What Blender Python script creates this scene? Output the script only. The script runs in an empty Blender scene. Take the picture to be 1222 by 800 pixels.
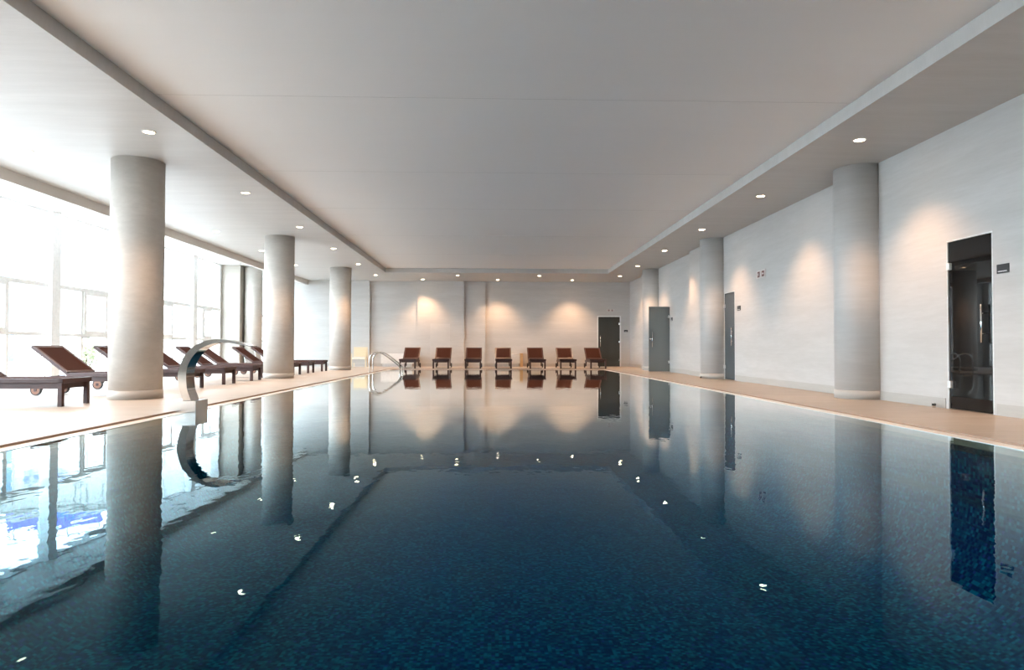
import bpy, bmesh, math, random
from mathutils import Vector, Matrix
random.seed(7)
S = bpy.context.scene
COL = S.collection

# ------------------------------------------------------------------ helpers
class MB:
    """collects shapes and links them as one mesh object"""
    def __init__(self):
        self.bm = bmesh.new()
    def box(self, x0, x1, y0, y1, z0, z1, bevel=0.0):
        r = bmesh.ops.create_cube(self.bm, size=1.0)
        vs = r['verts']
        sx, sy, sz = x1 - x0, y1 - y0, z1 - z0
        for v in vs:
            v.co = Vector((x0 + (v.co.x + .5) * sx, y0 + (v.co.y + .5) * sy, z0 + (v.co.z + .5) * sz))
        if bevel > 0:
            es = list({e for v in vs for e in v.link_edges})
            bmesh.ops.bevel(self.bm, geom=es, offset=bevel, segments=2, affect='EDGES', profile=.5)
        return self
    def hexa(self, pts):
        """eight points: bottom ring of four, top ring of four"""
        vs = [self.bm.verts.new(p) for p in pts]
        for f in ((3, 2, 1, 0), (4, 5, 6, 7), (0, 1, 5, 4), (1, 2, 6, 5), (2, 3, 7, 6), (3, 0, 4, 7)):
            self.bm.faces.new([vs[i] for i in f])
        return self
    def cyl(self, c, r, z0, z1, seg=48, r2=None):
        r2 = r if r2 is None else r2
        a = [self.bm.verts.new((c[0] + r * math.cos(2 * math.pi * i / seg), c[1] + r * math.sin(2 * math.pi * i / seg), z0)) for i in range(seg)]
        b = [self.bm.verts.new((c[0] + r2 * math.cos(2 * math.pi * i / seg), c[1] + r2 * math.sin(2 * math.pi * i / seg), z1)) for i in range(seg)]
        for i in range(seg):
            f = self.bm.faces.new((a[i], a[(i + 1) % seg], b[(i + 1) % seg], b[i])); f.smooth = seg > 8
        self.bm.faces.new(a[::-1]); self.bm.faces.new(b)
        return self
    def lathe(self, prof, seg=32, axis='z', c=(0, 0, 0)):
        """closed ring profile of (radius, height)"""
        rings = []
        for (r, h) in prof:
            ring = []
            for i in range(seg):
                t = 2 * math.pi * i / seg
                p = (r * math.cos(t), r * math.sin(t), h)
                if axis == 'y':
                    p = (p[0], p[2], p[1])
                ring.append(self.bm.verts.new((c[0] + p[0], c[1] + p[1], c[2] + p[2])))
            rings.append(ring)
        n = len(rings)
        for k in range(n):
            A, B = rings[k], rings[(k + 1) % n]
            for i in range(seg):
                self.bm.faces.new((A[i], A[(i + 1) % seg], B[(i + 1) % seg], B[i]))
        return self
    def tube(self, pts, r, seg=12, closed=False):
        pts = [Vector(p) for p in pts]
        n = len(pts); rings = []
        up = None
        for i, p in enumerate(pts):
            d = (pts[min(i + 1, n - 1)] - pts[max(i - 1, 0)]).normalized()
            if up is None:
                up = Vector((0, 1, 0)) if abs(d.y) < .9 else Vector((1, 0, 0))
            a = d.cross(up).normalized(); b = d.cross(a).normalized(); up = -b if (-b).dot(up) > 0 else b
            rings.append([self.bm.verts.new(p + r * (math.cos(2 * math.pi * k / seg) * a + math.sin(2 * math.pi * k / seg) * b)) for k in range(seg)])
        for i in range(n - 1):
            for k in range(seg):
                f = self.bm.faces.new((rings[i][k], rings[i][(k + 1) % seg], rings[i + 1][(k + 1) % seg], rings[i + 1][k])); f.smooth = True
        self.bm.faces.new(rings[0][::-1]); self.bm.faces.new(rings[-1])
        return self
    def bar(self, p, q, w, h):
        """a square bar from p to q (w across, h in the vertical plane)"""
        p, q = Vector(p), Vector(q); d = (q - p).normalized()
        s = d.cross(Vector((0, 0, 1)))
        s = Vector((0, 1, 0)) if s.length < 1e-4 else s.normalized()
        u = s.cross(d).normalized(); s *= w / 2; u *= h / 2
        self.hexa([p - s - u, p + s - u, p + s + u, p - s + u, q - s - u, q + s - u, q + s + u, q - s + u])
        return self
    def poly(self, pts, vec):
        """a prism: the polygon pts pushed along vec"""
        v = Vector(vec)
        a = [self.bm.verts.new(p) for p in pts]; b = [self.bm.verts.new(Vector(p) + v) for p in pts]
        n = len(a)
        self.bm.faces.new(a[::-1]); self.bm.faces.new(b)
        for i in range(n):
            self.bm.faces.new((a[i], a[(i + 1) % n], b[(i + 1) % n], b[i]))
        return self
    def build(self, name, mat, parent=None, loc=None):
        bmesh.ops.recalc_face_normals(self.bm, faces=self.bm.faces[:])
        me = bpy.data.meshes.new(name)
        self.bm.to_mesh(me); self.bm.free()
        me.materials.append(mat)
        o = bpy.data.objects.new(name, me); COL.objects.link(o)
        if parent is not None:
            o.parent = parent
        if loc is not None:
            o.location = loc
        return o

def tag(o, label, cat, group=None, kind=None):
    o['label'] = label; o['category'] = cat
    if group: o['group'] = group
    if kind: o['kind'] = kind
    return o
def thing(name, label, cat, loc=(0, 0, 0), rz=0.0, group=None, kind='thing'):
    o = bpy.data.objects.new(name, None); COL.objects.link(o)
    o.location = loc; o.rotation_euler = (0, 0, rz); o.empty_display_size = .1
    return tag(o, label, cat, group, kind)
def struct(o, label, cat):
    return tag(o, label, cat, None, 'structure')
def copy_tree(o, parent=None):
    c = o.copy(); COL.objects.link(c)
    if parent is not None: c.parent = parent
    for ch in list(o.children): copy_tree(ch, c)
    return c

# ------------------------------------------------------------------ materials
def new_mat(name):
    m = bpy.data.materials.new(name); m.use_nodes = True
    nt = m.node_tree
    for n in list(nt.nodes): nt.nodes.remove(n)
    out = nt.nodes.new('ShaderNodeOutputMaterial')
    return m, nt, out
def N(nt, t, **kw):
    n = nt.nodes.new(t)
    for k, v in kw.items():
        if k in ('operation', 'blend_type', 'data_type', 'noise_dimensions', 'feature', 'offset', 'squash', 'noise_type', 'interpolation'):
            setattr(n, k, v)
        else:
            n.inputs[k.replace('_', ' ')].default_value = v
    return n
def L(nt, a, ao, b, bi): nt.links.new(a.outputs[ao], b.inputs[bi])
def position(nt, scale=(1, 1, 1), loc=(0, 0, 0), rot=(0, 0, 0), obj=False):
    if obj:
        g = nt.nodes.new('ShaderNodeTexCoord'); out = 'Object'
    else:
        g = nt.nodes.new('ShaderNodeNewGeometry'); out = 'Position'
    mp = nt.nodes.new('ShaderNodeMapping')
    mp.inputs['Scale'].default_value = scale; mp.inputs['Location'].default_value = loc; mp.inputs['Rotation'].default_value = rot
    L(nt, g, out, mp, 'Vector')
    return mp
def ramp(nt, stops, interp='LINEAR'):
    r = nt.nodes.new('ShaderNodeValToRGB'); cr = r.color_ramp; cr.interpolation = interp
    while len(cr.elements) < len(stops): cr.elements.new(.5)
    for e, (p, c) in zip(cr.elements, stops):
        e.position = p; e.color = (*c, 1)
    return r
def plain(name, col, rough=.5, metal=0.0, spec=.5, coat=0.0):
    m, nt, out = new_mat(name)
    b = N(nt, 'ShaderNodeBsdfPrincipled', Base_Color=(*col, 1), Roughness=rough, Metallic=metal)
    b.inputs['Specular IOR Level'].default_value = spec
    b.inputs['Coat Weight'].default_value = coat
    # faint surface variation
    mp = position(nt, (1, 1, 1), obj=True)
    no = N(nt, 'ShaderNodeTexNoise', Scale=14.0, Detail=4.0)
    L(nt, mp, 'Vector', no, 'Vector')
    rr = ramp(nt, [(.3, tuple(c * .93 for c in col)), (.7, tuple(min(1, c * 1.05) for c in col))])
    L(nt, no, 'Fac', rr, 'Fac'); L(nt, rr, 'Color', b, 'Base Color')
    L(nt, b, 'BSDF', out, 'Surface')
    return m
def plaster(name, dark, light, streak=(.35, .35, 3.2), rough=.55, spec=.3, bump=.04):
    """trowelled travertine plaster with horizontal streaks and pores"""
    m, nt, out = new_mat(name)
    b = N(nt, 'ShaderNodeBsdfPrincipled', Roughness=rough); b.inputs['Specular IOR Level'].default_value = spec
    mp = position(nt, streak)
    n1 = N(nt, 'ShaderNodeTexNoise', Scale=1.0, Detail=7.0, Roughness=.62); L(nt, mp, 'Vector', n1, 'Vector')
    mp2 = position(nt, tuple(s * 4 for s in streak))
    n2 = N(nt, 'ShaderNodeTexNoise', Scale=1.6, Detail=6.0, Roughness=.7); L(nt, mp2, 'Vector', n2, 'Vector')
    mx = N(nt, 'ShaderNodeMix', data_type='FLOAT'); mx.inputs['Factor'].default_value = .4
    L(nt, n1, 'Fac', mx, 'A'); L(nt, n2, 'Fac', mx, 'B')
    r = ramp(nt, [(.3, dark), (.5, tuple((a + c) / 2 for a, c in zip(dark, light))), (.66, light)])
    L(nt, mx, 'Result', r, 'Fac'); L(nt, r, 'Color', b, 'Base Color')
    bp = N(nt, 'ShaderNodeBump', Strength=bump, Distance=.02); L(nt, n2, 'Fac', bp, 'Height'); L(nt, bp, 'Normal', b, 'Normal')
    L(nt, b, 'BSDF', out, 'Surface')
    return m
def tile_floor(name):
    m, nt, out = new_mat(name)
    b = N(nt, 'ShaderNodeBsdfPrincipled', Roughness=.42); b.inputs['Specular IOR Level'].default_value = .35
    mp = position(nt, (1, 1, 1))
    br = N(nt, 'ShaderNodeTexBrick', Scale=1.0, Mortar_Size=.0022, Mortar_Smooth=.1, Bias=0.0, Brick_Width=.9, Row_Height=.3,
           Color1=(.46, .41, .355, 1), Color2=(.425, .375, .32, 1), Mortar=(.36, .31, .26, 1))
    L(nt, mp, 'Vector', br, 'Vector')
    mg = position(nt, (.7, 9, 1)); ng = N(nt, 'ShaderNodeTexNoise', Scale=2.2, Detail=6.0, Roughness=.65); L(nt, mg, 'Vector', ng, 'Vector')
    rg = ramp(nt, [(.3, (.86, .84, .82)), (.7, (1.06, 1.06, 1.06))]); L(nt, ng, 'Fac', rg, 'Fac')
    mu = N(nt, 'ShaderNodeMix', data_type='RGBA', blend_type='MULTIPLY'); mu.inputs['Factor'].default_value = 1.0
    L(nt, br, 'Color', mu, 6); L(nt, rg, 'Color', mu, 7); L(nt, mu, 2, b, 'Base Color')
    bp = N(nt, 'ShaderNodeBump', Strength=.1, Distance=.004); L(nt, br, 'Fac', bp, 'Height'); bp.invert = True
    L(nt, bp, 'Normal', b, 'Normal')
    L(nt, b, 'BSDF', out, 'Surface')
    return m
def mosaic(name, k=1.0):
    m, nt, out = new_mat(name)
    b = N(nt, 'ShaderNodeBsdfPrincipled', Roughness=.85); b.inputs['Specular IOR Level'].default_value = 0.0
    mp = position(nt, (1 / .03,) * 3, loc=(.013, .017, .011))
    fl = N(nt, 'ShaderNodeVectorMath', operation='FLOOR'); L(nt, mp, 'Vector', fl, 0)
    wn = N(nt, 'ShaderNodeTexWhiteNoise', noise_dimensions='3D'); L(nt, fl, 'Vector', wn, 'Vector')
    r = ramp(nt, [(0, (.0002, .014, .060)), (.3, (.0002, .032, .088)), (.6, (.0002, .062, .108)), (.82, (.0012, .10, .16)), (.95, (.014, .030, .13))], 'CONSTANT')
    L(nt, wn, 'Value', r, 'Fac')
    fr = N(nt, 'ShaderNodeVectorMath', operation='FRACTION'); L(nt, mp, 'Vector', fr, 0)
    sp = nt.nodes.new('ShaderNodeSeparateXYZ'); L(nt, fr, 'Vector', sp, 'Vector')
    g = None
    for ax in 'XYZ':
        s1 = N(nt, 'ShaderNodeMath', operation='SUBTRACT'); s1.inputs[1].default_value = .5; L(nt, sp, ax, s1, 0)
        ab = N(nt, 'ShaderNodeMath', operation='ABSOLUTE'); L(nt, s1, 0, ab, 0)
        gt = N(nt, 'ShaderNodeMath', operation='GREATER_THAN'); gt.inputs[1].default_value = .455; L(nt, ab, 0, gt, 0)
        if g is None: g = gt
        else:
            mxx = N(nt, 'ShaderNodeMath', operation='MAXIMUM'); L(nt, g, 0, mxx, 0); L(nt, gt, 0, mxx, 1); g = mxx
    mu = N(nt, 'ShaderNodeMix', data_type='RGBA'); mu.inputs[7].default_value = (.008, .034, .055, 1)
    sc_ = N(nt, 'ShaderNodeMath', operation='MULTIPLY'); sc_.inputs[1].default_value = .6; L(nt, g, 0, sc_, 0)
    L(nt, sc_, 0, mu, 'Factor'); L(nt, r, 'Color', mu, 6)
    dk = N(nt, 'ShaderNodeMix', data_type='RGBA', blend_type='MULTIPLY'); dk.inputs['Factor'].default_value = 1.0; dk.inputs[7].default_value = (k, k, k, 1)
    L(nt, mu, 2, dk, 6); L(nt, dk, 2, b, 'Base Color')
    L(nt, b, 'BSDF', out, 'Surface')
    return m
def front_fresnel(nt, ior, both=False):
    """Fresnel share: the same from both sides (water), or on the entering side only (a pane)"""
    g = nt.nodes.new('ShaderNodeNewGeometry')
    fr = N(nt, 'ShaderNodeFresnel', IOR=ior)
    if both:
        mr = N(nt, 'ShaderNodeMapRange'); mr.inputs['To Min'].default_value = ior; mr.inputs['To Max'].default_value = 1 / ior
        L(nt, g, 'Backfacing', mr, 'Value'); L(nt, mr, 'Result', fr, 'IOR')
        return fr, fr
    inv = N(nt, 'ShaderNodeMath', operation='SUBTRACT'); inv.inputs[0].default_value = 1.0; L(nt, g, 'Backfacing', inv, 1)
    mu = N(nt, 'ShaderNodeMath', operation='MULTIPLY'); L(nt, fr, 'Fac', mu, 0); L(nt, inv, 0, mu, 1)
    return fr, mu
def water_mat(name):
    """a rippled surface: Fresnel mirror over tinted clear water"""
    m, nt, out = new_mat(name)
    mp = position(nt, (1.0, .55, 1))
    n1 = N(nt, 'ShaderNodeTexNoise', Scale=2.8, Detail=1.5, Roughness=.45); L(nt, mp, 'Vector', n1, 'Vector')
    mp2 = position(nt, (1.6, .9, 1), loc=(3, 7, 0))
    n2 = N(nt, 'ShaderNodeTexNoise', Scale=9.0, Detail=1.0, Roughness=.4); L(nt, mp2, 'Vector', n2, 'Vector')
    ad = N(nt, 'ShaderNodeMath', operation='MULTIPLY_ADD'); ad.inputs[1].default_value = .33
    L(nt, n2, 'Fac', ad, 0); L(nt, n1, 'Fac', ad, 2)
    bp = N(nt, 'ShaderNodeBump', Strength=1.0, Distance=.0014); L(nt, ad, 0, bp, 'Height')
    fr, _ = front_fresnel(nt, 1.333, True); L(nt, bp, 'Normal', fr, 'Normal')
    gl = N(nt, 'ShaderNodeBsdfGlossy', Roughness=.0, Color=(.74, .93, 1, 1)); L(nt, bp, 'Normal', gl, 'Normal')
    tr = N(nt, 'ShaderNodeBsdfTransparent', Color=(.50, .76, .84, 1))
    pw = N(nt, 'ShaderNodeMath', operation='POWER'); pw.inputs[1].default_value = 1.9; L(nt, fr, 'Fac', pw, 0)
    gn = N(nt, 'ShaderNodeMath', operation='MULTIPLY'); gn.inputs[1].default_value = 2.3; gn.use_clamp = True; L(nt, pw, 0, gn, 0)
    mx = nt.nodes.new('ShaderNodeMixShader'); L(nt, gn, 0, mx, 'Fac'); L(nt, tr, 'BSDF', mx, 1); L(nt, gl, 'BSDF', mx, 2)
    mr = N(nt, 'ShaderNodeMapRange'); mr.inputs['From Min'].default_value = .1; mr.inputs['From Max'].default_value = .6
    L(nt, fr, 'Fac', mr, 'Value')
    ct = ramp(nt, [(0, (.45, .85, 1)), (1, (.97, 1, 1))]); L(nt, mr, 'Result', ct, 'Fac'); L(nt, ct, 'Color', gl, 'Color')
    L(nt, mx, 'Shader', out, 'Surface')
    return m
def clear_glass(name, tint=(.96, .98, .98), ior=1.45):
    m, nt, out = new_mat(name)
    _, fr = front_fresnel(nt, ior)
    gl = N(nt, 'ShaderNodeBsdfGlossy', Roughness=.0)
    tr = N(nt, 'ShaderNodeBsdfTransparent', Color=(*tint, 1))
    mx = nt.nodes.new('ShaderNodeMixShader'); L(nt, fr, 0, mx, 'Fac'); L(nt, tr, 'BSDF', mx, 1); L(nt, gl, 'BSDF', mx, 2)
    L(nt, mx, 'Shader', out, 'Surface')
    return m
def smoked_glass(name, tint, body, share, rough=.02):
    """tinted safety glass: a little see-through, a little cloudy, mirror on top"""
    m, nt, out = new_mat(name)
    tr = N(nt, 'ShaderNodeBsdfTransparent', Color=(*tint, 1))
    di = N(nt, 'ShaderNodeBsdfDiffuse', Color=(*body, 1))
    a = nt.nodes.new('ShaderNodeMixShader'); a.inputs['Fac'].default_value = share
    L(nt, tr, 'BSDF', a, 1); L(nt, di, 'BSDF', a, 2)
    _, fr = front_fresnel(nt, 1.5); gl = N(nt, 'ShaderNodeBsdfGlossy', Roughness=rough)
    mx = nt.nodes.new('ShaderNodeMixShader'); L(nt, fr, 0, mx, 'Fac'); L(nt, a, 'Shader', mx, 1); L(nt, gl, 'BSDF', mx, 2)
    L(nt, mx, 'Shader', out, 'Surface')
    return m
def wood(name, dark, light, rough=.45):
    m, nt, out = new_mat(name)
    b = N(nt, 'ShaderNodeBsdfPrincipled', Roughness=rough); b.inputs['Specular IOR Level'].default_value = .4
    mp = position(nt, (3, 40, 40), obj=True)
    n = N(nt, 'ShaderNodeTexNoise', Scale=1.0, Detail=5.0, Roughness=.6); L(nt, mp, 'Vector', n, 'Vector')
    r = ramp(nt, [(.3, dark), (.7, light)]); L(nt, n, 'Fac', r, 'Fac'); L(nt, r, 'Color', b, 'Base Color')
    bp = N(nt, 'ShaderNodeBump', Strength=.08, Distance=.003); L(nt, n, 'Fac', bp, 'Height'); L(nt, bp, 'Normal', b, 'Normal')
    L(nt, b, 'BSDF', out, 'Surface')
    return m
def weave(name, dark, light):
    m, nt, out = new_mat(name)
    b = N(nt, 'ShaderNodeBsdfPrincipled', Roughness=.85); b.inputs['Specular IOR Level'].default_value = .08
    mp = position(nt, (1, 1, 1), obj=True)
    ck = N(nt, 'ShaderNodeTexChecker', Scale=55.0, Color1=(*dark, 1), Color2=(*light, 1)); L(nt, mp, 'Vector', ck, 'Vector')
    L(nt, ck, 'Color', b, 'Base Color'); L(nt, b, 'BSDF', out, 'Surface')
    return m
def steel(name, col=(.74, .73, .71), rough=.16):
    m, nt, out = new_mat(name)
    b = N(nt, 'ShaderNodeBsdfPrincipled', Base_Color=(*col, 1), Metallic=1.0, Roughness=rough)
    mp = position(nt, (30, 30, 260), obj=True)
    n = N(nt, 'ShaderNodeTexNoise', Scale=1.0, Detail=2.0); L(nt, mp, 'Vector', n, 'Vector')
    mr = N(nt, 'ShaderNodeMapRange'); mr.inputs['To Min'].default_value = max(.02, rough - .06); mr.inputs['To Max'].default_value = rough + .08
    L(nt, n, 'Fac', mr, 'Value'); L(nt, mr, 'Result', b, 'Roughness')
    L(nt, b, 'BSDF', out, 'Surface')
    return m
def lamp_glow(name, col, strength):
    m, nt, out = new_mat(name)
    e = N(nt, 'ShaderNodeEmission', Color=(*col, 1), Strength=strength); L(nt, e, 'Emission', out, 'Surface')
    return m

M = dict(
    wall=plaster('travertine_plaster', (.46, .446, .424), (.56, .548, .53)),
    column=plaster('column_plaster', (.48, .45, .41), (.60, .565, .52), streak=(.9, .9, 2.6)),
    soffit=plaster('soffit_plaster', (.50, .487, .465), (.58, .567, .545), streak=(.35, 3.4, 1), rough=.45),
    ceiling=plaster('ceiling_paint', (.90, .885, .86), (.92, .905, .88), streak=(.12, 1.2, 1), rough=.6, bump=.0),
    pillar=plaster('pillar_plaster', (.36, .325, .28), (.42, .38, .33)),
    joint=plain('joint_filler', (.70, .685, .66), .7),
    beam=plaster('beam_plaster', (.64, .61, .57), (.70, .67, .63), rough=.6),
    plinth=plaster('plinth_tile', (.40, .38, .35), (.47, .45, .42)),
    floor=tile_floor('deck_tile'),
    coping=plain('coping_stone', (.80, .77, .72), .3),
    nosing=plain('nosing_tile', (.33, .21, .14), .5),
    ledge=plain('ledge_tile', (.40, .27, .18), .4),
    mosaic=mosaic('blue_mosaic', 1.1),
    water=water_mat('still_water'),
    glass=clear_glass('window_glass'),
    frame=plain('white_aluminium', (.88, .89, .89), .35),
    gasket=plain('grey_gasket', (.58, .58, .57), .5),
    trim=plain('pale_aluminium', (.74, .76, .75), .3, .3),
    dark_glass=smoked_glass('dark_glass', (.03, .034, .035), (.006, .007, .008), .9),
    grey_glass=smoked_glass('grey_frosted_glass', (.50, .54, .53), (.24, .265, .26), .66, .08),
    blue_glass=smoked_glass('blue_grey_glass', (.10, .12, .13), (.085, .105, .115), .85, .03),
    green_glass=smoked_glass('green_grey_glass', (.10, .11, .10), (.055, .058, .052), .85, .03),
    chrome=steel('chrome', (.80, .80, .79), .08),
    rail=steel('satin_rail', (.56, .54, .50), .14),
    steel=steel('brushed_steel', (.72, .70, .67), .2),
    polish=steel('polished_steel', (.80, .79, .77), .05),
    wood=wood('dark_stained_wood', (.034, .013, .011), (.058, .023, .018)),
    weave=weave('brown_weave', (.033, .0105, .0066), (.050, .017, .0105)),
    wheel=wood('wheel_wood', (.16, .07, .04), (.24, .11, .065)),
    rubber=plain('black_rubber', (.02, .02, .02), .7),
    black=plain('black_plastic', (.014, .014, .015), .4),
    sign_plate=plain('sign_plate', (.62, .56, .53), .5),
    white=plain('white_plastic', (.80, .79, .77), .4),
    red=plain('sign_red', (.15, .04, .035), .5),
    cabinet=plain('white_laminate', (.72, .70, .67), .45),
    oak=wood('light_oak', (.50, .34, .18), (.62, .44, .25)),
    birch=wood('pale_birch', (.62, .52, .34), (.70, .60, .42)),
    cushion=plain('cream_fabric', (.74, .69, .58), .8),
    lens=lamp_glow('lamp_lens', (1.0, .70, .44), 42.0),
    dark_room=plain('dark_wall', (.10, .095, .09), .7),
    facade=plain('pale_render', (.36, .34, .31), .8),
    pane_out=plain('blue_grey_pane', (.09, .15, .19), .15),
    blind=plain('window_reveal', (.16, .16, .155), .6),
    paving=plain('pale_paving', (.36, .36, .36), .8),
    letter=plain('sign_blue', (.12, .16, .38), .5),
    ring_paint=plain('pale_blue_paint', (.22, .25, .33), .6),
    banner=plain('blue_violet_panel', (.17, .16, .72), .5),
    banner_dark=plain('blue_panel', (.08, .16, .46), .5),
    steel_out=plain('grey_steel_frame', (.30, .34, .34), .6),
    leaf=plain('leaf_green', (.40, .43, .27), .6),
    bark=plain('bark', (.12, .08, .05), .8),
)
# a hub of letters on small plates
# ------------------------------------------------------------------ measures (metres; deck at z = 0, camera above the origin)
PL, PR, PN, PF = -4.2875, 4.761, -1.2, 28.65      # deck edge round the pool
XW, XR, YN, YB = -10.4, 6.527, -5.0, 32.18        # window plane, right wall, near wall, back wall
ZS, ZC = 4.0, 4.185                               # dropped soffit, raised ceiling
CL, CR, CF = -4.4413, 4.852, 28.45                # the raised ceiling panel
BX = -8.569                                       # beam along the windows
ZW = -.03                                         # water
MULL0 = 16.385 - 5 * 3.775                         # first heavy window post
YBB = 32.55                                       # deepest plane of back wall

# ------------------------------------------------------------------ floor and pool
m = MB()
m.box(XW - .5, PL, YN, YBB, -.3, 0)
m.box(PR, XR + .35, YN, YBB, -.3, 0)
m.box(PL, PR, PF, YBB, -.3, 0)
m.box(PL, PR, YN, PN, -.3, 0)
struct(m.build('floor', M['floor']), 'sand coloured stone tiled pool deck running round the pool', 'floor')

def ring(mb, e0, e1, z0, z1):
    """a rectangular ring between two insets of the deck edge"""
    a = [(PL + e0[0], PN + e0[2]), (PR - e0[1], PN + e0[2]), (PR - e0[1], PF - e0[2]), (PL + e0[0], PF - e0[2])]
    b = [(PL + e1[0], PN + e1[2]), (PR - e1[1], PN + e1[2]), (PR - e1[1], PF - e1[2]), (PL + e1[0], PF - e1[2])]
    for i in range(4):
        j = (i + 1) % 4
        zu = min(z0, z1) - .06
        mb.hexa([(*a[i], zu), (*a[j], zu), (*b[j], zu), (*b[i], zu),
                 (*a[i], z0), (*a[j], z0), (*b[j], z1), (*b[i], z1)])
    return mb
struct(ring(MB(), (0, 0, 0), (.012, .012, .012), -.002, -.002).build('trim_1', M['nosing']), 'thin brown tile nosing along the edge of the pool deck', 'pool edge')
struct(ring(MB(), (.012, .012, .012), (.16, .14, .13), -.022, -.026).build('trim_2', M['coping']), 'pale stone overflow coping along the waterline of pool', 'pool edge')
struct(ring(MB(), (.16, .14, .13), (.25, .23, .22), -.04, -.075).build('trim_3', M['ledge']), 'tan tiled strip just under the water beside the coping', 'pool edge')
m = MB()
x0, x1, y0, y1, zb = PL + .25, PR - .23, PN + .22, PF - .22, -1.55
rc = 1.0                                                   # coved foot of the long pool walls
prof = [(x0, -.08)] + [(x0 + rc - rc * math.cos(k * math.pi / 40), zb + rc - rc * math.sin(k * math.pi / 40)) for k in range(21)]
prof += [(x1 - (q - x0), z) for q, z in prof[::-1]]
outer = [(x1 + .3, -.08), (x1 + .3, zb - .2), (x0 - .3, zb - .2), (x0 - .3, -.08)]
m.poly([(q, y0, z) for q, z in prof + outer], (0, y1 - y0, 0))
for f in m.bm.faces: f.smooth = len(f.verts) == 4
for ed in m.bm.edges:
    if len(ed.link_faces) == 2 and ed.calc_face_angle(0) > .5: ed.smooth = False
basin = struct(m.build('pool_basin', M['mosaic']), 'pool floor and coved long sides in small blue mosaic tiles', 'pool'); m = MB()
m.box(x0 - .3, x1 + .3, y0 - .3, y0, zb - .2, -.08); m.box(x0 - .3, x1 + .3, y1, y1 + .3, zb - .2, -.08)
m.build('end_wall', M['mosaic'], basin)
me = bpy.data.meshes.new('pool_water')
bm = bmesh.new()
vs = [bm.verts.new(p) for p in ((PL + .14, PN + .12, ZW), (PR - .12, PN + .12, ZW), (PR - .12, PF - .115, ZW), (PL + .14, PF - .115, ZW))]
bm.faces.new(vs); bm.to_mesh(me); bm.free(); me.materials.append(M['water'])
o = bpy.data.objects.new('pool_water', me); COL.objects.link(o)
tag(o, 'still mirror-like blue water filling the long pool', 'water', None, 'stuff')

# ------------------------------------------------------------------ ceilings
m = MB(); m.box(CL, CR, YN, CF, ZC, ZC + .2)
ceil_o = struct(m.build('ceiling', M['ceiling']), 'raised grey-beige ceiling panel above the pool', 'ceiling')
for yj in (9.05, 12.9, 16.3, 20.2, 24.2):
    MB().box(CL + .01, CR - .01, yj - .004, yj + .004, ZC - .002, ZC + .01).build('board_joint', M['joint'], ceil_o)
struct(MB().box(BX, CL, YN, YBB, ZS, ZS + .385).build('ceiling_left', M['soffit']), 'lower white plaster ceiling strip along the window side', 'ceiling')
struct(MB().box(CR, XR, YN, YBB, ZS, ZS + .385).build('ceiling_right', M['soffit']), 'lower pinkish plaster ceiling strip along the right wall', 'ceiling')
struct(MB().box(CL, CR, CF, YBB, ZS, ZS + .385).build('ceiling_back', M['soffit']), 'lower plaster ceiling strip in front of the back wall', 'ceiling')
struct(MB().box(BX - .14, BX, YN, YBB, 3.795, ZS + .385).build('trim_4', M['beam']), 'beige downstand beam running along the windows under the ceiling', 'beam')
struct(MB().box(XW - .35, BX - .14, YN, YBB, 4.05, ZS + .385).build('ceiling_window', M['frame']), 'white ceiling strip between the beam and the windows', 'ceiling')

# ------------------------------------------------------------------ walls
def wall_x(mb, xa, xb, ya, yb, za, zb, holes):
    """a wall in a plane of constant x with door openings (y0, y1, top)"""
    y = ya
    for (h0, h1, ht) in sorted(holes):
        mb.box(xa, xb, y, h0, za, zb); mb.box(xa, xb, h0, h1, ht, zb); y = h1
    mb.box(xa, xb, y, yb, za, zb)
    return mb
D1, D2, D3 = (8.70, 9.60, 2.40), (18.17, 19.03, 2.42), (24.87, 25.72, 2.42)
m = wall_x(MB(), XR, XR + .3, YN, YBB, 0, ZS + .385, [D1, D2, D3])
struct(m.build('wall_right', M['wall']), 'right wall in pale travertine plaster with three glass doors', 'wall')
# the slim pilasters behind the second and third right-hand columns
struct(MB().box(6.38, XR, 19.86, 21.9, 0, ZS).build('trim_5', M['wall']), 'shallow plaster pilaster behind the middle column on the right', 'pilaster')
struct(MB().box(6.38, XR, 27.41, 29.06, 0, ZS).build('trim_6', M['wall']), 'shallow plaster pilaster behind the farthest column on the right', 'pilaster')
BD = (5.02, 6.05, 2.36)
m = MB()
T = ZS + .385
m.box(XW - .3, -5.71, 31.99, YBB + .25, 0, T)
m.box(-5.71, -3.49, 32.14, YBB + .25, 0, T)
m.box(-3.49, -1.31, 31.95, YBB + .25, 0, T)
m.box(-1.31, -.32, 32.06, YBB + .25, 0, T)
m.box(-.32, BD[0], YB, YBB + .25, 0, T)
m.box(BD[0], BD[1], YB, YBB + .25, BD[2], T)
m.box(BD[1], XR, YB, YBB + .25, 0, T)
back = struct(m.build('wall_back', M['wall']), 'back wall in streaked travertine plaster behind the row of loungers', 'wall')
p = MB(); px0, px1, pz0, pz1 = -2.88, -1.98, .32, 2.0
for (a, b, c, d) in ((px0, px1, pz1 - .008, pz1), (px0, px1, pz0, pz0 + .008), (px0, px0 + .008, pz0, pz1), (px1 - .008, px1, pz0, pz1)):
    p.box(a, b, 31.948, 31.96, c, d)
p.build('panel_seam', M['gasket'], back)
MB().box(px0 + .008, px1 - .008, 31.944, 31.96, pz0 + .008, pz1 - .008).build('access_panel', M['soffit'], back)
struct(MB().box(XW - .3, XR + .3, YN - .3, YN, -.3, T).build('wall_near', M['wall']), 'plaster wall at the near end of the pool hall', 'wall')
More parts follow.
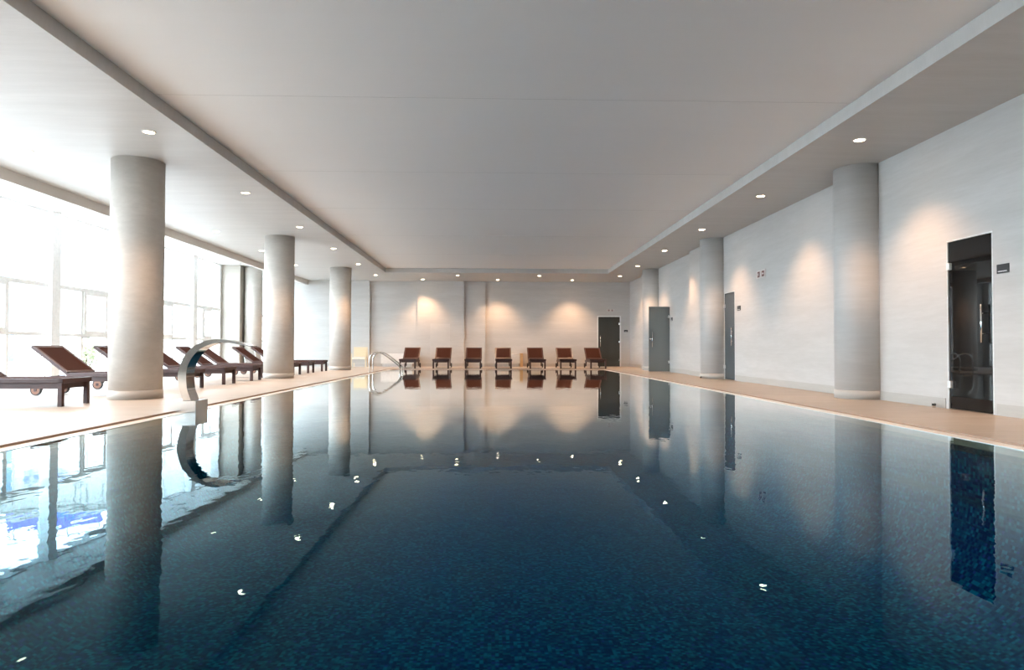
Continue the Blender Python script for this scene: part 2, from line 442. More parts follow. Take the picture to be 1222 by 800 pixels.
struct(MB().box(XW - .3, XW, 26.4, 27.9, 0, 4.05).box(XW - .3, XW, 31.6, YBB, 0, 4.05).box(XW - .3, XW, YN, MULL0 - .16, 0, 4.05).build('wall_left', M['wall']), 'pale wall pieces beyond the two ends of the window row on the left', 'wall')
struct(MB().box(XW, -9.71, 26.55, 27.35, 0, 4.05).build('pillar', M['pillar']), 'square beige pillar at the end of the window wall', 'pillar')

# baseboards
def bb(label, n, boxes):
    mb = MB()
    for q in boxes: mb.box(*q)
    struct(mb.build('baseboard_' + n, M['plinth']), label, 'baseboard')
t = .012
bb('grey-beige tile baseboard along the right wall', 'right',
   [(XR - t, XR, YN, D1[0] - .05, 0, .15), (XR - t, XR, D1[1] + .05, 11.35, 0, .15), (XR - t, XR, 12.07, D2[0] - .03, 0, .15),
    (6.38 - t, 6.38, 19.88, 21.9 + t, 0, .15), (XR - t, XR, 21.9 + t, D3[0] - .03, 0, .15), (XR - t, XR, D3[1] + .03, 26.6, 0, .15), (6.38 - t, 6.38, 27.43, 29.06 + t, 0, .15), (XR - t, XR, 29.06 + t, YB, 0, .15)])
bb('grey-beige tile baseboard along the back wall', 'back',
   [(-3.49, -1.31, 31.95 - t, 31.95, 0, .15), (-.32, BD[0] - .05, YB - t, YB, 0, .15), (BD[1] + .05, XR - t, YB - t, YB, 0, .15), (-5.71, -3.49, 32.14 - t, 32.14, 0, .15), (-1.31, -.32, 32.06 - t, 32.06, 0, .15), (XW, -5.71, 31.99 - t, 31.99, 0, .15)])

# ------------------------------------------------------------------ columns
def column(c, r, label, top=ZS, cut=None, mat='column'):
    e = thing('column', label, 'column', (c[0], c[1], 0), 0, None)
    def drum(rad, z0, z1):
        mb = MB()
        if cut is None: return mb.cyl((0, 0), rad, z0, z1, 72)
        a0 = math.acos((cut - .002 - c[0]) / rad)                      # the part that stands out of the wall
        P = [(rad * math.cos(a0 + (2 * math.pi - 2 * a0) * i / 56), rad * math.sin(a0 + (2 * math.pi - 2 * a0) * i / 56), z0) for i in range(57)]
        mb.poly(P, (0, 0, z1 - z0))
        for f in mb.bm.faces: f.smooth = len(f.verts) == 4 and f.calc_area() < .5
        return mb
    drum(r, .15, top - .001).build('shaft', M[mat], e)
    drum(r + .008, 0, .15).build('plinth', M['plinth'], e)
    return e
column((-6.0, 11.7), .41, 'nearest and thickest looking round plaster column on the left deck')
column((-6.03, 19.5), .41, 'second round plaster column on the left deck, behind the steel water spout')
column((-5.95, 26.95), .41, 'farthest round plaster column on the left deck, beside the cream chair')
column((-9.36, 27.05), .33, 'slender round column by the square pillar at the window wall', 4.0)
column((6.4, 11.7), .41, cut=XR, mat='wall', label='nearest round column half sunk in the right wall, left of the black glass door')
column((6.4, 19.45), .41, cut=XR, mat='wall', label='middle round column half sunk in right wall beside the narrow grey door')
column((6.4, 27.0), .41, cut=XR, mat='wall', label='farthest round column half sunk in the right wall, behind the open glass door')

# ------------------------------------------------------------------ windows
MULL = [16.385 + 3.775 * k for k in range(-5, 3)]       # heavy posts
MULL = [y for y in MULL if y > YN]
bays = list(zip(MULL[:-1], MULL[1:])) + [(MULL[-1], 26.4)]
n = 1
def window(n, ya, yb, label, sash=True):
    """one bay: sill, head, transom, thin lower mullions, an opening sash and its panes"""
    e = bpy.data.objects.new('window_%d' % n, None); COL.objects.link(e); e.location = (XW, ya, 0)
    struct(e, label, 'window')
    w = yb - ya
    f = MB()
    f.box(-.10, .02, 0, w, 0, .09); f.box(-.10, .02, 0, w, 4.0, 4.06)
    f.box(-.10, .04, .001, w - .001, 2.27, 2.36)
    a, b = (w * .30, w * .62) if sash else (w * .5, w * .5)
    f.box(-.083, .033, a - .05, a + .05, .091, 2.268)
    if sash: f.box(-.083, .033, b - .04, b + .04, .091, 2.268)
    f.box(-.08, .03, 0, w, 1.13, 1.20)
    f.build('window_frame', M['frame'], e)
    g = MB()
    g.box(.03, .043, .002, w - .002, 2.262, 2.269); g.box(.025, .036, .002, w - .002, 1.122, 1.129)
    g.build('gasket_line', M['gasket'], e)
    g = MB()
    g.box(-.052, -.046, .0, w, .09, 1.13); g.box(-.052, -.046, 0, w, 1.2, 2.27); g.box(-.052, -.046, 0, w, 2.36, 4.0)
    g.build('window_pane', M['glass'], e)
    if sash:
        s = MB()
        for (p, q, r_, t_) in ((a + .05, b - .04, 1.2, 1.28), (a + .05, b - .04, 2.19, 2.27), (a + .05, a + .13, 1.28, 2.19), (b - .12, b - .04, 1.28, 2.19)):
            s.box(-.06, .06, p, q, r_, t_)
        so = s.build('opening_sash', M['frame'], e)
        MB().box(.06, .075, a + .10, a + .13, 1.28, 1.30).box(-.02, .06, a - .02, a + .30, 1.095, 1.12).build('sash_stay', M['gasket'], so)
    return e
wl_use = ['%s window bay outside the photo, counted from the near wall' % q for q in ('first', 'second', 'third', 'fourth')] + [
    'window bay cut by the left photo edge, with a glazed blue strip beyond', 'window bay between the wide white post and the nearest left column',
    'window bay seen just right of the nearest left column', 'last narrower window bay beside the square pillar']
assert len(wl_use) == len(bays)
for (ya, yb), lb in zip(bays, wl_use):
    window(n, ya + .16, yb - .16 if yb < 26.3 else yb, lb); n += 1
window(n, 27.9, 31.6, 'window bay past the square pillar, mostly behind the second left column'); n += 1
for i, y in enumerate(MULL):
    lab = {16: 'wide white window post left of the nearest left column', 20: 'wide white window post hidden behind the nearest left column', 23: 'wide white window post seen left of the steel spout'}.get(int(y), None)
    if lab is None:
        lab = 'white window post past the left photo edge, %s from the near wall' % ('first', 'second', 'third', 'fourth', 'fifth', 'sixth')[i]
    mb = MB(); mb.box(XW - .1, XW + .13, y - .16, y + .16, 0, 4.05)
    q = mb.build('trim_%d' % (10 + i), M['frame']); struct(q, lab, 'window post')

# ------------------------------------------------------------------ ceiling diffusers by the windows
for i, (y, lab) in enumerate(((13.72, 'round white air diffuser in window ceiling, cut by the left photo edge'), (16.4, 'round white air diffuser in window ceiling left of the nearest column'),
                              (21.6, 'round white air diffuser in window ceiling just right of the nearest column'), (24.1, 'round white air diffuser in window ceiling second right of the nearest column'),
                              (26.0, 'round white air diffuser in window ceiling close to the square pillar'))):
    e = thing('ceiling_diffuser', lab, 'air diffuser', (-9.7, y, 4.05), 0, 'round air diffusers along the windows')
    MB().lathe([(.25, 0), (.25, -.012), (.19, -.02), (.19, 0)], 40).build('diffuser_ring', M['gasket'], e)
    MB().cyl((0, 0), .17, -.022, 0, 40).build('diffuser_disc', M['frame'], e)

# ------------------------------------------------------------------ downlights
SPOT = dict(energy=235.0)
def downlight(x, y, label, group, z=ZS, energy=None):
    e = thing('downlight', label, 'downlight', (x, y, z), 0, group)
    MB().lathe([(.098, 0), (.098, -.006), (.078, -.010), (.072, -.002), (.072, 0)], 32).build('trim_ring', M['white'], e)
    MB().cyl((0, 0), .072, -.003, 0, 32).build('lamp_lens', M['lens'], e)
    ld = bpy.data.lights.new('lamp', 'SPOT'); ld.energy = energy or SPOT['energy']; ld.color = (1.0, .60, .35)
    ld.spot_size = math.radians(102); ld.spot_blend = .75; ld.shadow_soft_size = .05
    lo = bpy.data.objects.new('lamp', ld); COL.objects.link(lo); lo.parent = e; lo.location = (0, 0, -.03)
    return e
ordn = ['nearest', 'second nearest', 'third', 'fourth', 'fifth', 'farthest']
gl_, gr_, gw_, gb_ = 'downlights in left soffit above pool edge', 'downlights in the right soffit', 'downlights in left soffit towards the windows', 'downlights in front of the back wall'
for i, y in enumerate((10.05, 13.95, 17.85, 21.65, 25.65, 29.45)):
    downlight(-5.01, y, ordn[i] + ' lit downlight of the left soffit row above the pool edge', gl_)
for i, y in enumerate((10.06, 13.85, 17.8, 21.7, 25.77, 29.35)):
    downlight(5.52, y, ordn[i] + ' lit downlight of the row in the right soffit', gr_)
for i, y in enumerate((11.1, 14.85, 18.6, 22.25, 26.0)):
    downlight(-7.45, y, ('nearest', 'second nearest, column-hidden', 'third', 'fourth', 'farthest')[i] + ' lit downlight of the left soffit row nearer the windows', gw_)
for x, y, lab in ((-1.49, 29.42, 'lit downlight at the coffer edge above the second far lounger gap'), (2.03, 29.42, 'lit downlight at the coffer edge above the fifth far lounger'),
                  (-3.16, 31.2, 'lit downlight close to back wall above the first far lounger'), (.25, 31.2, 'lit downlight close to back wall above the fourth far lounger'),
                  (3.67, 31.2, 'lit downlight close to back wall above the sixth far lounger')):
    downlight(x, y, lab, gb_, energy=110 if y < 30 else 300)
for x, w in ((-5.01, 'left soffit'), (5.52, 'right soffit'), (-7.45, 'window side soffit')):
    for y, k in ((6.15, 'first'), (2.3, 'second')):
        downlight(x, y, 'downlight of the %s out of frame, %s towards the camera' % (w, k), 'downlights nearer than the photo shows')

# ------------------------------------------------------------------ doors
def hinge(mb_parent, x, y, z, dx):
    return MB().box(x - .03, x + .012, y - .03, y + .035, z - .05, z + .05, .006).build('hinge', M['trim'], mb_parent)
def bar_handle(parent, x, y, z0, z1, axis='x'):
    h = MB()
    if axis == 'x':
        h.tube([(x, y, z0), (x, y, z1)], .0125); s = MB()
        for z in (z0 + .12, z1 - .12): s.tube([(x, y, z), (x + .055, y, z)], .008)
    else:
        h.tube([(x, y, z0), (x, y, z1)], .0125); s = MB()
        for z in (z0 + .12, z1 - .12): s.tube([(x, y, z), (x, y + .055, z)], .008)
    ho = h.build('handle', M['chrome'], parent); s.build('handle_mount', M['chrome'], ho)
def wall_door(n, D, label, glass, hy, hz=(.93, 1.45), dark=True):
    e = bpy.data.objects.new('door_%d' % n, None); COL.objects.link(e); e.location = (XR, 0, 0); struct(e, label, 'door')
    a, b, h = D
    f = MB(); f.box(-.004, .10, a, a + .018, 0, h); f.box(-.004, .10, b - .018, b, 0, h); f.box(-.004, .10, a + .018, b - .018, h - .018, h)
    f.build('door_frame', M['trim'], e)
    MB().box(.012, .022, a + .022, b - .022, .012, h - .022).build('glass_panel', M[glass], e)
    return e
e = wall_door(1, D1, 'tall black glass door in the right wall, nearest the camera', 'dark_glass', 0)
bar_handle(e, -.045, 8.865, .94, 1.45)
for z in (.35, 2.03): hinge(e, .0, 9.545, z, 0)
e = wall_door(2, D2, 'narrow looking grey glass door beside the middle right column', 'blue_glass', 0)
bar_handle(e, -.045, 18.33, .94, 1.44)
for z in (.35, 2.05): hinge(e, .0, 18.985, z, 0)
# back door, facing the pool
e = bpy.data.objects.new('door_3', None); COL.objects.link(e); struct(e, 'dark glass door in the back wall, right of the last far lounger', 'door')
f = MB(); f.box(BD[0] - .05, BD[0], YB - .015, YB + .1, 0, BD[2] + .05); f.box(BD[1], BD[1] + .05, YB - .015, YB + .1, 0, BD[2] + .05); f.box(BD[0], BD[1], YB - .015, YB + .1, BD[2], BD[2] + .05)
f.build('door_frame', M['trim'], e)
MB().box(BD[0] + .005, BD[1] - .005, YB + .02, YB + .032, .012, BD[2] - .006).build('glass_panel', M['green_glass'], e)
for z in (.32, 1.17, 2.03): MB().box(BD[1] - .05, BD[1] + .012, YB - .02, YB + .036, z - .045, z + .045, .006).build('hinge', M['chrome'], e)
bar_handle(e, BD[0] + .1, YB - .04, .95, 1.45, 'y')
# open door, swung out square to the wall
e = bpy.data.objects.new('door_4', None); COL.objects.link(e); struct(e, 'grey frosted glass door standing open square to the right wall', 'door')
y = 24.87
MB().box(5.74, 6.51, y - .005, y + .005, .02, 2.395).build('glass_panel', M['grey_glass'], e)
for z in (.37, 2.03): MB().box(6.45, XR, y - .016, y + .016, z - .05, z + .05, .005).build('hinge', M['chrome'], e)
bar_handle(e, 5.86, y - .05, .91, 1.49, 'y')
MB().tube([(5.80, y - .045, 1.21), (5.80, y + .045, 1.21)], .03, 20).build('lock_knob', M['chrome'], e)
f = MB(); f.box(XR - .004, XR + .1, D3[1] - .018, D3[1], 0, D3[2]); f.box(XR - .004, XR + .1, D3[0], D3[0] + .018, 0, D3[2]); f.box(XR - .004, XR + .1, D3[0] + .018, D3[1] - .018, D3[2] - .018, D3[2])
f.build('door_frame', M['trim'], e)
# small rooms behind the glass
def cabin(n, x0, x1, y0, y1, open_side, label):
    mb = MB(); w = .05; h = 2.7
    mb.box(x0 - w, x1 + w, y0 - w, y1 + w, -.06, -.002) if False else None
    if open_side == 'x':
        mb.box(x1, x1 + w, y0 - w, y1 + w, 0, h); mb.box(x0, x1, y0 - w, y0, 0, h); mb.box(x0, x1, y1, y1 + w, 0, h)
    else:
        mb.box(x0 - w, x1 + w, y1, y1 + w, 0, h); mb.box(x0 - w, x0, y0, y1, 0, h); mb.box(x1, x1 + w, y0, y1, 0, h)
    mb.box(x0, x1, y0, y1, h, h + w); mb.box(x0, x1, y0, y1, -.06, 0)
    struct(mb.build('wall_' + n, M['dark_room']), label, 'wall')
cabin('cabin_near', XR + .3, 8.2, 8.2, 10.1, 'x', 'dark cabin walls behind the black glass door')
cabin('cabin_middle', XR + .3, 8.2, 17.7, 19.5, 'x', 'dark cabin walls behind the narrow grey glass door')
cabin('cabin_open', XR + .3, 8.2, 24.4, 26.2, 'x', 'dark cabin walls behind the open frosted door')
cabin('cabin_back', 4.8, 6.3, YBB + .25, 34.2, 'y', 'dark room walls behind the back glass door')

# ------------------------------------------------------------------ signs, stoppers
def wall_sign(y, z, w, h, label, text=True):
    e = thing('door_sign', label, 'sign', (XR, y, z), 0, None)
    MB().box(-.012, 0, -w / 2, w / 2, -h / 2, h / 2, .002).build('sign_plate', M['black'], e)
    if text:
        mb = MB()
        xx = -w / 2 + .03
        while xx < w / 2 - .03:
            l = random.choice((.010, .014, .008)); mb.box(-.0135, -.0115, xx, xx + l, -h / 2 + .020, -h / 2 + .032); xx += l + .005
        mb.build('sign_lettering', M['white'], e)
    return e
wall_sign(8.52, 1.885, .205, .118, 'black door sign right of the black glass door')
wall_sign(17.86, 1.93, .24, .125, 'small black sign right of the narrow grey glass door')
wall_sign(24.62, 1.93, .22, .125, 'small black sign by the hinges of open frosted door')
def exit_sign(loc, rz, label, w, h):
    e = thing('exit_sign', label, 'sign', loc, rz, None)
    MB().box(-w / 2, w / 2, -.015, 0, -h / 2, h / 2, .003).build('sign_plate', M['sign_plate'], e)
    for k in (-1, 1):
        cx = k * w * .24; s = h * .36
        MB().box(cx - s, cx + s, -.018, -.014, -s, s).build('pictogram_tile', M['red'], e)
        p = MB()
        if k < 0:   # a flame-like bell mark
            p.box(cx - s * .55, cx + s * .1, -.020, -.0175, -s * .1, s * .15); p.box(cx - s * .2, cx + s * .1, -.020, -.0175, -s * .6, s * .55)
        else:       # arrow
            p.poly([(cx - s * .6, -.0175, 0), (cx, -.0175, s * .55), (cx, -.0175, -s * .55)], (0, -.002, 0)); p.box(cx, cx + s * .6, -.0195, -.0175, -s * .15, s * .15)
        p.build('pictogram', M['white'], e)
    return e
exit_sign((XR, 16.36, 2.67), math.radians(-90), 'white plate with two red pictogram squares high on right wall', .56, .19)
exit_sign((5.60, YB, 2.665), 0, 'small red pictogram plate above the back glass door', .34, .10)
e = thing('room_sign', 'small dark sign between the back glass door and the corner', 'sign', (6.335, YB, 1.69), 0, None)
MB().box(-.09, .09, -.012, 0, -.05, .05, .002).build('sign_plate', M['black'], e)
MB().box(-.05, .05, -.0135, -.011, -.03, -.02).build('sign_lettering', M['white'], e)
def door_stop(x, y, lab):
    e = thing('door_stop', lab, 'door stop', (x, y, 0), 0, None)
    MB().cyl((0, 0), .022, 0, .075, 20).build('stop_post', M['chrome'], e)
    MB().lathe([(.022, .03), (.028, .035), (.028, .06), (.022, .065)], 20).build('rubber_ring', M['rubber'], e)
door_stop(6.42, 9.76, 'steel door stop on the floor left of the black glass door')
door_stop(5.93, 19.27, 'dark door stop at the foot of the middle right column')

# ------------------------------------------------------------------ sun loungers
def make_lounger():
    e = thing('sun_lounger', '', 'sun lounger')
    W, H_ = .33, .41
    f = MB()
    for s in (-1, 1):
        f.box(-1.30, 0, s * W - .03, s * W + .03, .338, .402, .006)         # side rails
        f.box(-1.97, -.05, s * (W - .035) - .016, s * (W - .035) + .016, .255, .336)  # lower rails
    f.box(-.055, .005, -W - .03, W + .03, .335, .405, .006)                  # foot rail
    f.box(-1.97, -1.93, -W + .05, W - .05, .262, .33, .004)
    f.box(-.09, -.06, -W + .06, W - .06, .255, .335)
    f.box(-1.34, -1.28, -W + .051, W - .051, .265, .325)
    f.build('frame', M['wood'], e)
    MB().box(-1.30, -.058, -W + .031, W - .031, .365, .41, .006).build('seat', M['weave'], e)
    # raised back
    hx, hz, tx, tz = -1.29, .405, -1.96, .875
    d = Vector((tx - hx, 0, tz - hz)).normalized(); u = Vector((d.z, 0, -d.x))
    if u.z < 0: u = -u
    b = MB()
    def slab(mb, a0, a1, w0, w1, t0, t1):
        P = []
        for tt in (t0, t1):
            for (aa, ww) in ((a0, w0), (a1, w0), (a1, w1), (a0, w1)):
                q = Vector((hx, 0, hz)) + d * aa + u * tt; P.append((q.x, ww, q.z))
        mb.hexa(P)
    Ln = Vector((tx - hx, 0, tz - hz)).length
    for s in (-1, 1):
        w0, w1 = sorted((s * (W - .03), s * (W + .025))); slab(b, 0, Ln, w0, w1, -.035, .02)
    slab(b, Ln - .06, Ln, -W + .03, W - .03, -.035, .02); slab(b, 0, .05, -W + .03, W - .03, -.035, .015)
    bo = b.build('backrest', M['wood'], e)
    k = MB(); slab(k, .05, Ln - .06, -W + .03, W - .03, -.015, .014); k.build('back_panel', M['weave'], bo)
    for (lx) in (-.045,):
        for s in (-1, 1):
            MB().box(lx - .035, lx + .03, s * (W - .02) - .032, s * (W - .02) + .032, 0, .34, .005).build('leg', M['wood'], e)
    for s in (-1, 1):
        MB().hexa([(-1.90, s * (W - .05) - .022, .09), (-1.83, s * (W - .05) - .022, .07), (-1.83, s * (W - .05) + .022, .07), (-1.90, s * (W - .05) + .022, .09),
                   (-1.80, s * (W - .05) - .022, .34), (-1.70, s * (W - .05) - .022, .34), (-1.70, s * (W - .05) + .022, .34), (-1.80, s * (W - .05) + .022, .34)]).build('leg', M['wood'], e)
        wy = s * (W + .005)
        w_ = MB().lathe([(.100, -.022), (.100, .022), (.082, .022), (.082, -.022)], 36, 'y', (-1.88, wy, .10)).build('wheel', M['rubber'], e)
        MB().lathe([(.081, -.018), (.081, .018), (.03, .020), (.03, -.020)], 36, 'y', (-1.88, wy, .10)).build('wheel_disc', M['wheel'], w_)
        MB().lathe([(.029, -.028), (.029, .028), (.002, .028), (.002, -.028)], 20, 'y', (-1.88, wy, .10)).build('wheel_hub', M['wood'], w_)
    pr = MB()
    for s in (-1, 1): pr.bar((-1.88, s * (W - .07), .775), (-1.78, s * (W - .07), .31), .018, .012)
    pr.bar((-1.88, -W + .07, .775), (-1.88, W - .07, .775), .018, .014)
    pr.build('back_prop', M['steel'], e)
    return e
proto = make_lounger()
left_row = [(10.35, 0, 'nearest lounger of the left row, cut by the left photo edge'),
            (12.45, -7, 'lounger with raised brown back just left of the nearest left column'),
            (14.48, -2, 'lounger whose back tip peeks out left of the nearest left column'),
            (16.32, 0, 'lounger directly right of the nearest left column, back partly hidden'),
            (18.15, 0, 'lounger seen through the steel water spout, its legs left of others'),
            (20.0, -2, 'lounger whose raised back rises inside the ring of water spout'),
            (21.9, -3, 'lounger whose raised back stands right under the spout tip'),
            (23.6, -1, 'second farthest left lounger, back just left of second column, foot right of it'),
            (25.45, 0, 'farthest lounger of the left row, foot end near third left column')]
first = True
for k_, (y, a, lab) in enumerate(left_row):
    o = proto if first else copy_tree(proto); first = False
    o.location = (-6.5 if k_ == 5 else -6.16, y, 0); o.rotation_euler = (0, 0, math.radians(a)); o['label'] = 'dark wood ' + lab if len(lab.split()) < 14 else lab
    o['group'] = 'loungers along the windows'; o['category'] = 'sun lounger'
far = [(-3.54, 'far lounger leftmost of seven, beside the pool handrail'), (-2.15, 'far lounger in front of the pale access panel, second from left'),
       (-.80, 'far lounger in front of the narrow wall recess, third from left'), (.49, 'middle one of the seven far loungers, before the white bench'),
       (1.92, 'far lounger just right of the white bench end, fifth from left'), (3.21, 'far lounger second from right along the back wall'),
       (4.49, 'far lounger rightmost of seven, partly before the dark glass door')]
for x, lab in far:
    o = copy_tree(proto)
    o.location = (x, 28.72, 0); o.rotation_euler = (0, 0, math.radians(-90)); o['label'] = 'dark brown ' + lab
    o['group'] = 'loungers along the back wall'

# ------------------------------------------------------------------ steel water spout
e = thing('water_spout', 'polished steel swan-neck water spout on a block at the left pool edge', 'water spout', (0, 0, 0))
MB().box(-4.37, -3.985, 9.33, 9.72, -.60, .137, .004).build('base_block', M['steel'], e)
outer = [(-4.183, .137), (-4.215, .24), (-4.24, .34), (-4.253, .476), (-4.238, .55), (-4.22, .623), (-4.154, .758), (-4.044, .872), (-3.899, .942), (-3.815, .96), (-3.731, .967), (-3.65, .964), (-3.574, .955), (-3.428, .918), (-3.282, .878)]
inner = [(-4.072, .137), (-4.105, .225), (-4.129, .306), (-4.141, .476), (-4.132, .55), (-4.12, .611), (-4.054, .735), (-3.954, .837), (-3.842, .893), (-3.79, .908), (-3.731, .918), (-3.66, .925), (-3.59, .926), (-3.44, .897), (-3.287, .868)]
def smooth_line(P, k=4):
    out = []
    for i in range(len(P) - 1):
        p0, p1, p2, p3 = [Vector((*P[max(0, min(len(P) - 1, j))], 0)) for j in (i - 1, i, i + 1, i + 2)]
        for s in range(k):
            t_ = s / k
            q = .5 * ((2 * p1) + (-p0 + p2) * t_ + (2 * p0 - 5 * p1 + 4 * p2 - p3) * t_ ** 2 + (-p0 + 3 * p1 - 3 * p2 + p3) * t_ ** 3)
            out.append((q.x, q.y))
    out.append(P[-1]); return out
A, B = smooth_line(outer), smooth_line(inner)
bm = bmesh.new(); ya, yb = 9.38, 9.64
rings = []
for (ax, az), (bx, bz) in zip(A, B):
    rings.append([bm.verts.new(p) for p in ((ax, ya, az), (bx, ya, bz), (bx, yb, bz), (ax, yb, az))])
for i in range(len(rings) - 1):
    for k in range(4):
        fc = bm.faces.new((rings[i][k], rings[i][(k + 1) % 4], rings[i + 1][(k + 1) % 4], rings[i + 1][k])); fc.smooth = k in (1, 3)
bm.faces.new(rings[0][::-1]); bm.faces.new(rings[-1])
bmesh.ops.recalc_face_normals(bm, faces=bm.faces[:])
for ed in bm.edges:
    if len(ed.link_faces) == 2 and ed.calc_face_angle(0) > .6: ed.smooth = False
me = bpy.data.meshes.new('curved_neck'); bm.to_mesh(me); bm.free(); me.materials.append(M['polish'])
o = bpy.data.objects.new('curved_neck', me); COL.objects.link(o); o.parent = e
MB().box(-3.288, -3.275, 9.385, 9.635, .869, .877).build('nozzle_slot', M['black'], e)

# ------------------------------------------------------------------ handrail into the pool
e = thing('pool_handrail', 'pair of bent chrome handrails at the far left corner of pool', 'handrail', (0, 0, 0))
path = [(-4.325, 0), (-4.325, .3), (-4.32, .47), (-4.30, .55), (-4.25, .62), (-4.16, .675), (-4.05, .70), (-3.93, .68), (-3.80, .62), (-3.6, .475), (-3.42, .34), (-3.33, .265), (-3.275, .20), (-3.255, .12), (-3.25, 0), (-3.25, -.5), (-3.25, -1.54)]
sp = smooth_line(path, 4)
for y in (24.25, 24.95):
    r_ = MB().tube([(x + (.0), y, z) for x, z in sp], .021, 14).build('rail', M['rail'], e)
    MB().cyl((-4.333, y), .042, 0, .012, 24).build('flange', M['chrome'], r_)

# ------------------------------------------------------------------ cream chair at the back left
e = thing('chair', 'cream wooden armchair by the back wall beside the farthest left column', 'chair', (-5.9, 30.35, 0), 0)
for s in (-1, 1):
    MB().box(s * .31 - .025, s * .31 + .025, 0, .05, 0, .62, .006).build('leg', M['birch'], e)
    MB().hexa([(s * .31 - .022, .56, 0), (s * .31 + .022, .56, 0), (s * .31 + .022, .61, 0), (s * .31 - .022, .61, 0),
               (s * .285 - .022, .50, .91), (s * .285 + .022, .50, .91), (s * .285 + .022, .54, .91), (s * .285 - .022, .54, .91)]).build('leg', M['birch'], e)
MB().box(-.285, .285, .005, .52, .36, .44, .012).build('seat', M['cushion'], e)
MB().hexa([(-.285, .50, .47), (.285, .50, .47), (.285, .535, .47), (-.285, .535, .47), (-.262, .495, .90), (.262, .495, .90), (.262, .53, .90), (-.262, .53, .90)]).build('backrest', M['birch'], e)
MB().box(-.285, .285, .02, .05, .2, .36).build('seat_shade_panel', M['plinth'], e)  # grey panel painted in for the shade below the seat

# ------------------------------------------------------------------ white benches
def bench(x0, x1, lab, post=False):
    e = thing('bench', lab, 'bench', ((x0 + x1) / 2, YB - .28, 0), 0, None)
    w = (x1 - x0) / 2
    MB().box(-w, w, -.26, .26, .15, .60, .008).build('cabinet_body', M['cabinet'], e)
    MB().box(-w + .05, w - .05, -.2, .22, 0, .15).build('recessed_base', M['gasket'], e)
    if post: MB().box(w, w + .14, -.27, .26, 0, .63, .004).build('end_panel', M['oak'], e)
bench(.12, 1.29, 'low white bench with oak end panel between two far loungers', True)
e = thing('bench', 'low white bench at the back wall left of the far loungers', 'bench', (-4.35, 31.56, 0), 0)
MB().box(-.72, .72, -.24, .24, .15, .60, .008).build('cabinet_body', M['cabinet'], e)
MB().box(-.66, .66, -.18, .22, 0, .15).build('recessed_base', M['gasket'], e)

# ------------------------------------------------------------------ outside: paving, building, shrub
struct(MB().box(-120, XW - .5, -60, 140, -1.2, -.3).build('ground', M['paving']), 'pale paving outside the windows', 'ground')
ang = math.atan2(.38, .925)
e = thing('building', 'tall pale rendered building seen through the windows, blue roof sign on top', 'building', (-35.2, 55.0, 0), ang)
MB().box(-7.5, 30, 0, 12, -.3, 12.0).build('facade', M['facade'], e)
MB().box(-7.7, 30.2, -.25, 12.2, 12.0, 12.35).build('roof_edge', M['facade'], e)
k = MB()
for uu in (-6.6, -5.2, -3.8): pass
gz = MB(); gz.box(-6.6, -2.05, -.06, 0, -.2, 11.3)
go = gz.build('glazed_strip', M['pane_out'], e)
k = MB()
for z in (2.2, 5.1, 8.0, 10.9): k.box(-6.65, -2.0, -.12, -.02, z, z + .35)
for uu in (-6.6, -5.1, -3.6, -2.85, -2.1): k.box(uu, uu + .09, -.12, -.02, -.2, 11.3)
k.build('glazing_bars', M['facade'], go)
for uu in (2.05, 3.95, 7.6, 9.9, 12.2, 14.5, 16.8, 19.1, 21.4):
    for z in (1.45, 4.35, 7.2, 10.05):
        w_ = MB().box(uu, uu + .85, -.05, 0, z, z + 1.75).build('window', M['blind'], e)
        MB().box(uu + .06, uu + .40, -.06, -.045, z + .06, z + 1.69).box(uu + .46, uu + .80, -.06, -.045, z + .06, z + 1.69).build('pane', M['facade'], w_)
# round painted emblem with the name across it
rg = MB().lathe([(1.2, 0), (1.2, .05), (1.08, .05), (1.08, 0)], 64, 'y', (.12, -.05, 9.35))
rg.build('emblem_ring', M['ring_paint'], e)
cu = bpy.data.curves.new('sign_lettering', 'FONT'); cu.body = 'Kalypso'; cu.size = 1.15; cu.align_x = 'CENTER'; cu.align_y = 'CENTER'; cu.extrude = .03
cu.materials.append(M['letter'])
tmp = bpy.data.objects.new('lettering_curve', cu); COL.objects.link(tmp)
dg = bpy.context.evaluated_depsgraph_get(); dg.update()
me = bpy.data.meshes.new_from_object(tmp.evaluated_get(dg)); bpy.data.objects.remove(tmp)
me.name = 'sign_lettering'
if not me.materials: me.materials.append(M['letter'])
o = bpy.data.objects.new('sign_lettering', me); COL.objects.link(o); o.parent = e; o.location = (.13, -.08, 9.35); o.rotation_euler = (math.radians(90), 0, 0); o.scale = (.80, 1, 1)
ro = MB(); ro.box(-2.44, 3.88, .2, .3, 12.40, 13.2); rs = ro.build('roof_sign', M['banner'], e)
MB().box(.9, 3.88, .19, .31, 12.40, 12.72).build('lower_band', M['banner_dark'], rs)
k = MB()
for uu in (-2.3, -2.0, -.45, 1.6, 3.6): k.box(uu, uu + .07, .3, .38, 12.35, 14.0)
k.box(-2.4, 3.8, .3, .38, 14.0, 14.1); k.box(-2.4, 3.8, .3, .38, 13.3, 13.36)
k.build('sign_frame', M['steel_out'], rs)
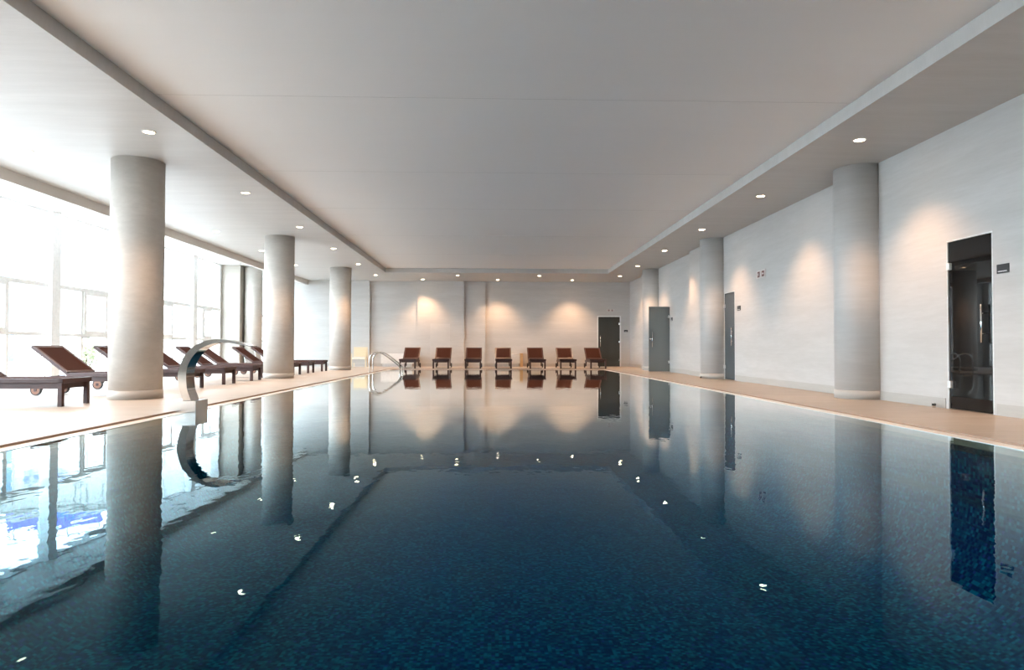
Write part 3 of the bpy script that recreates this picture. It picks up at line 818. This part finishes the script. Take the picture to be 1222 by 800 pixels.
# shrub outside the glass
e = thing('shrub', 'small leafy shrub outside the window behind the left loungers', 'shrub', (-14.0, 24.0, -.3), 0)
MB().tube([(0, 0, 0), (.02, .01, .5), (-.03, 0, 1.0)], .03, 8).tube([(0, 0, .3), (.2, .1, .8)], .02, 8).tube([(0, 0, .3), (-.2, -.1, .85)], .02, 8).build('stem', M['bark'], e)
bm = bmesh.new()
for i in range(900):
    t_ = random.random() * 2 * math.pi; ph = math.acos(random.uniform(-1, 1)); rr = random.random() ** .4
    c = Vector((.62 * rr * math.sin(ph) * math.cos(t_), .6 * rr * math.sin(ph) * math.sin(t_), .95 + .55 * rr * math.cos(ph)))
    Rm = Matrix.Rotation(random.uniform(0, 6.28), 3, 'Z') @ Matrix.Rotation(random.uniform(-1, 1), 3, 'X')
    s = random.uniform(.05, .09)
    vs = [bm.verts.new(c + Rm @ Vector(q)) for q in ((0, -s, 0), (s * .5, 0, .01), (0, s, 0), (-s * .5, 0, .01))]
    bm.faces.new(vs)
me = bpy.data.meshes.new('foliage'); bm.to_mesh(me); bm.free(); me.materials.append(M['leaf'])
o = bpy.data.objects.new('foliage', me); COL.objects.link(o); o.parent = e

# ------------------------------------------------------------------ daylight
w = bpy.data.worlds.new('overcast_sky'); S.world = w; w.use_nodes = True
nt = w.node_tree
for nn in list(nt.nodes): nt.nodes.remove(nn)
out = nt.nodes.new('ShaderNodeOutputWorld'); bg = nt.nodes.new('ShaderNodeBackground')
tc = nt.nodes.new('ShaderNodeTexCoord'); sx = nt.nodes.new('ShaderNodeSeparateXYZ'); nt.links.new(tc.outputs['Generated'], sx.inputs['Vector'])
cr = ramp(nt, [(0, (.56, .60, .63)), (.5, (.79, .90, 1.0)), (1, (.81, .92, 1.04))]); mr = nt.nodes.new('ShaderNodeMapRange')
mr.inputs['From Min'].default_value = -1; mr.inputs['From Max'].default_value = 1
nt.links.new(sx.outputs['Z'], mr.inputs['Value']); nt.links.new(mr.outputs['Result'], cr.inputs['Fac']); nt.links.new(cr.outputs['Color'], bg.inputs['Color'])
bg.inputs['Strength'].default_value = 12.0
nt.links.new(bg.outputs['Background'], out.inputs['Surface'])
# ------------------------------------------------------------------ camera and render settings
yaw, pit, rol = .0291, .0198, -.0019
cd = bpy.data.cameras.new('camera'); cam = bpy.data.objects.new('camera', cd); COL.objects.link(cam)
cd.sensor_width = 36.0; cd.lens = 815.0 / 1222.0 * 36.0; cd.clip_start = .05; cd.clip_end = 500
R = Matrix.Rotation(-yaw, 4, 'Z') @ Matrix.Rotation(math.pi / 2 + pit, 4, 'X') @ Matrix.Rotation(-rol, 4, 'Z')
cam.matrix_world = Matrix.Translation((0, 0, .85)) @ R
S.camera = cam
S.view_settings.view_transform = 'Standard'; S.view_settings.look = 'None'
S.view_settings.gamma = 1.0; S.view_settings.use_curve_mapping = False
S.view_settings.exposure = 0.62
S.display_settings.display_device = 'sRGB'
cy = S.cycles
cy.use_denoising = True; cy.denoising_prefilter = 'ACCURATE'
cy.max_bounces = 14; cy.diffuse_bounces = 7; cy.glossy_bounces = 6; cy.transmission_bounces = 6; cy.transparent_max_bounces = 24
cy.sample_clamp_indirect = 8.0; cy.blur_glossy = .5
cy.caustics_reflective = True; cy.caustics_refractive = False
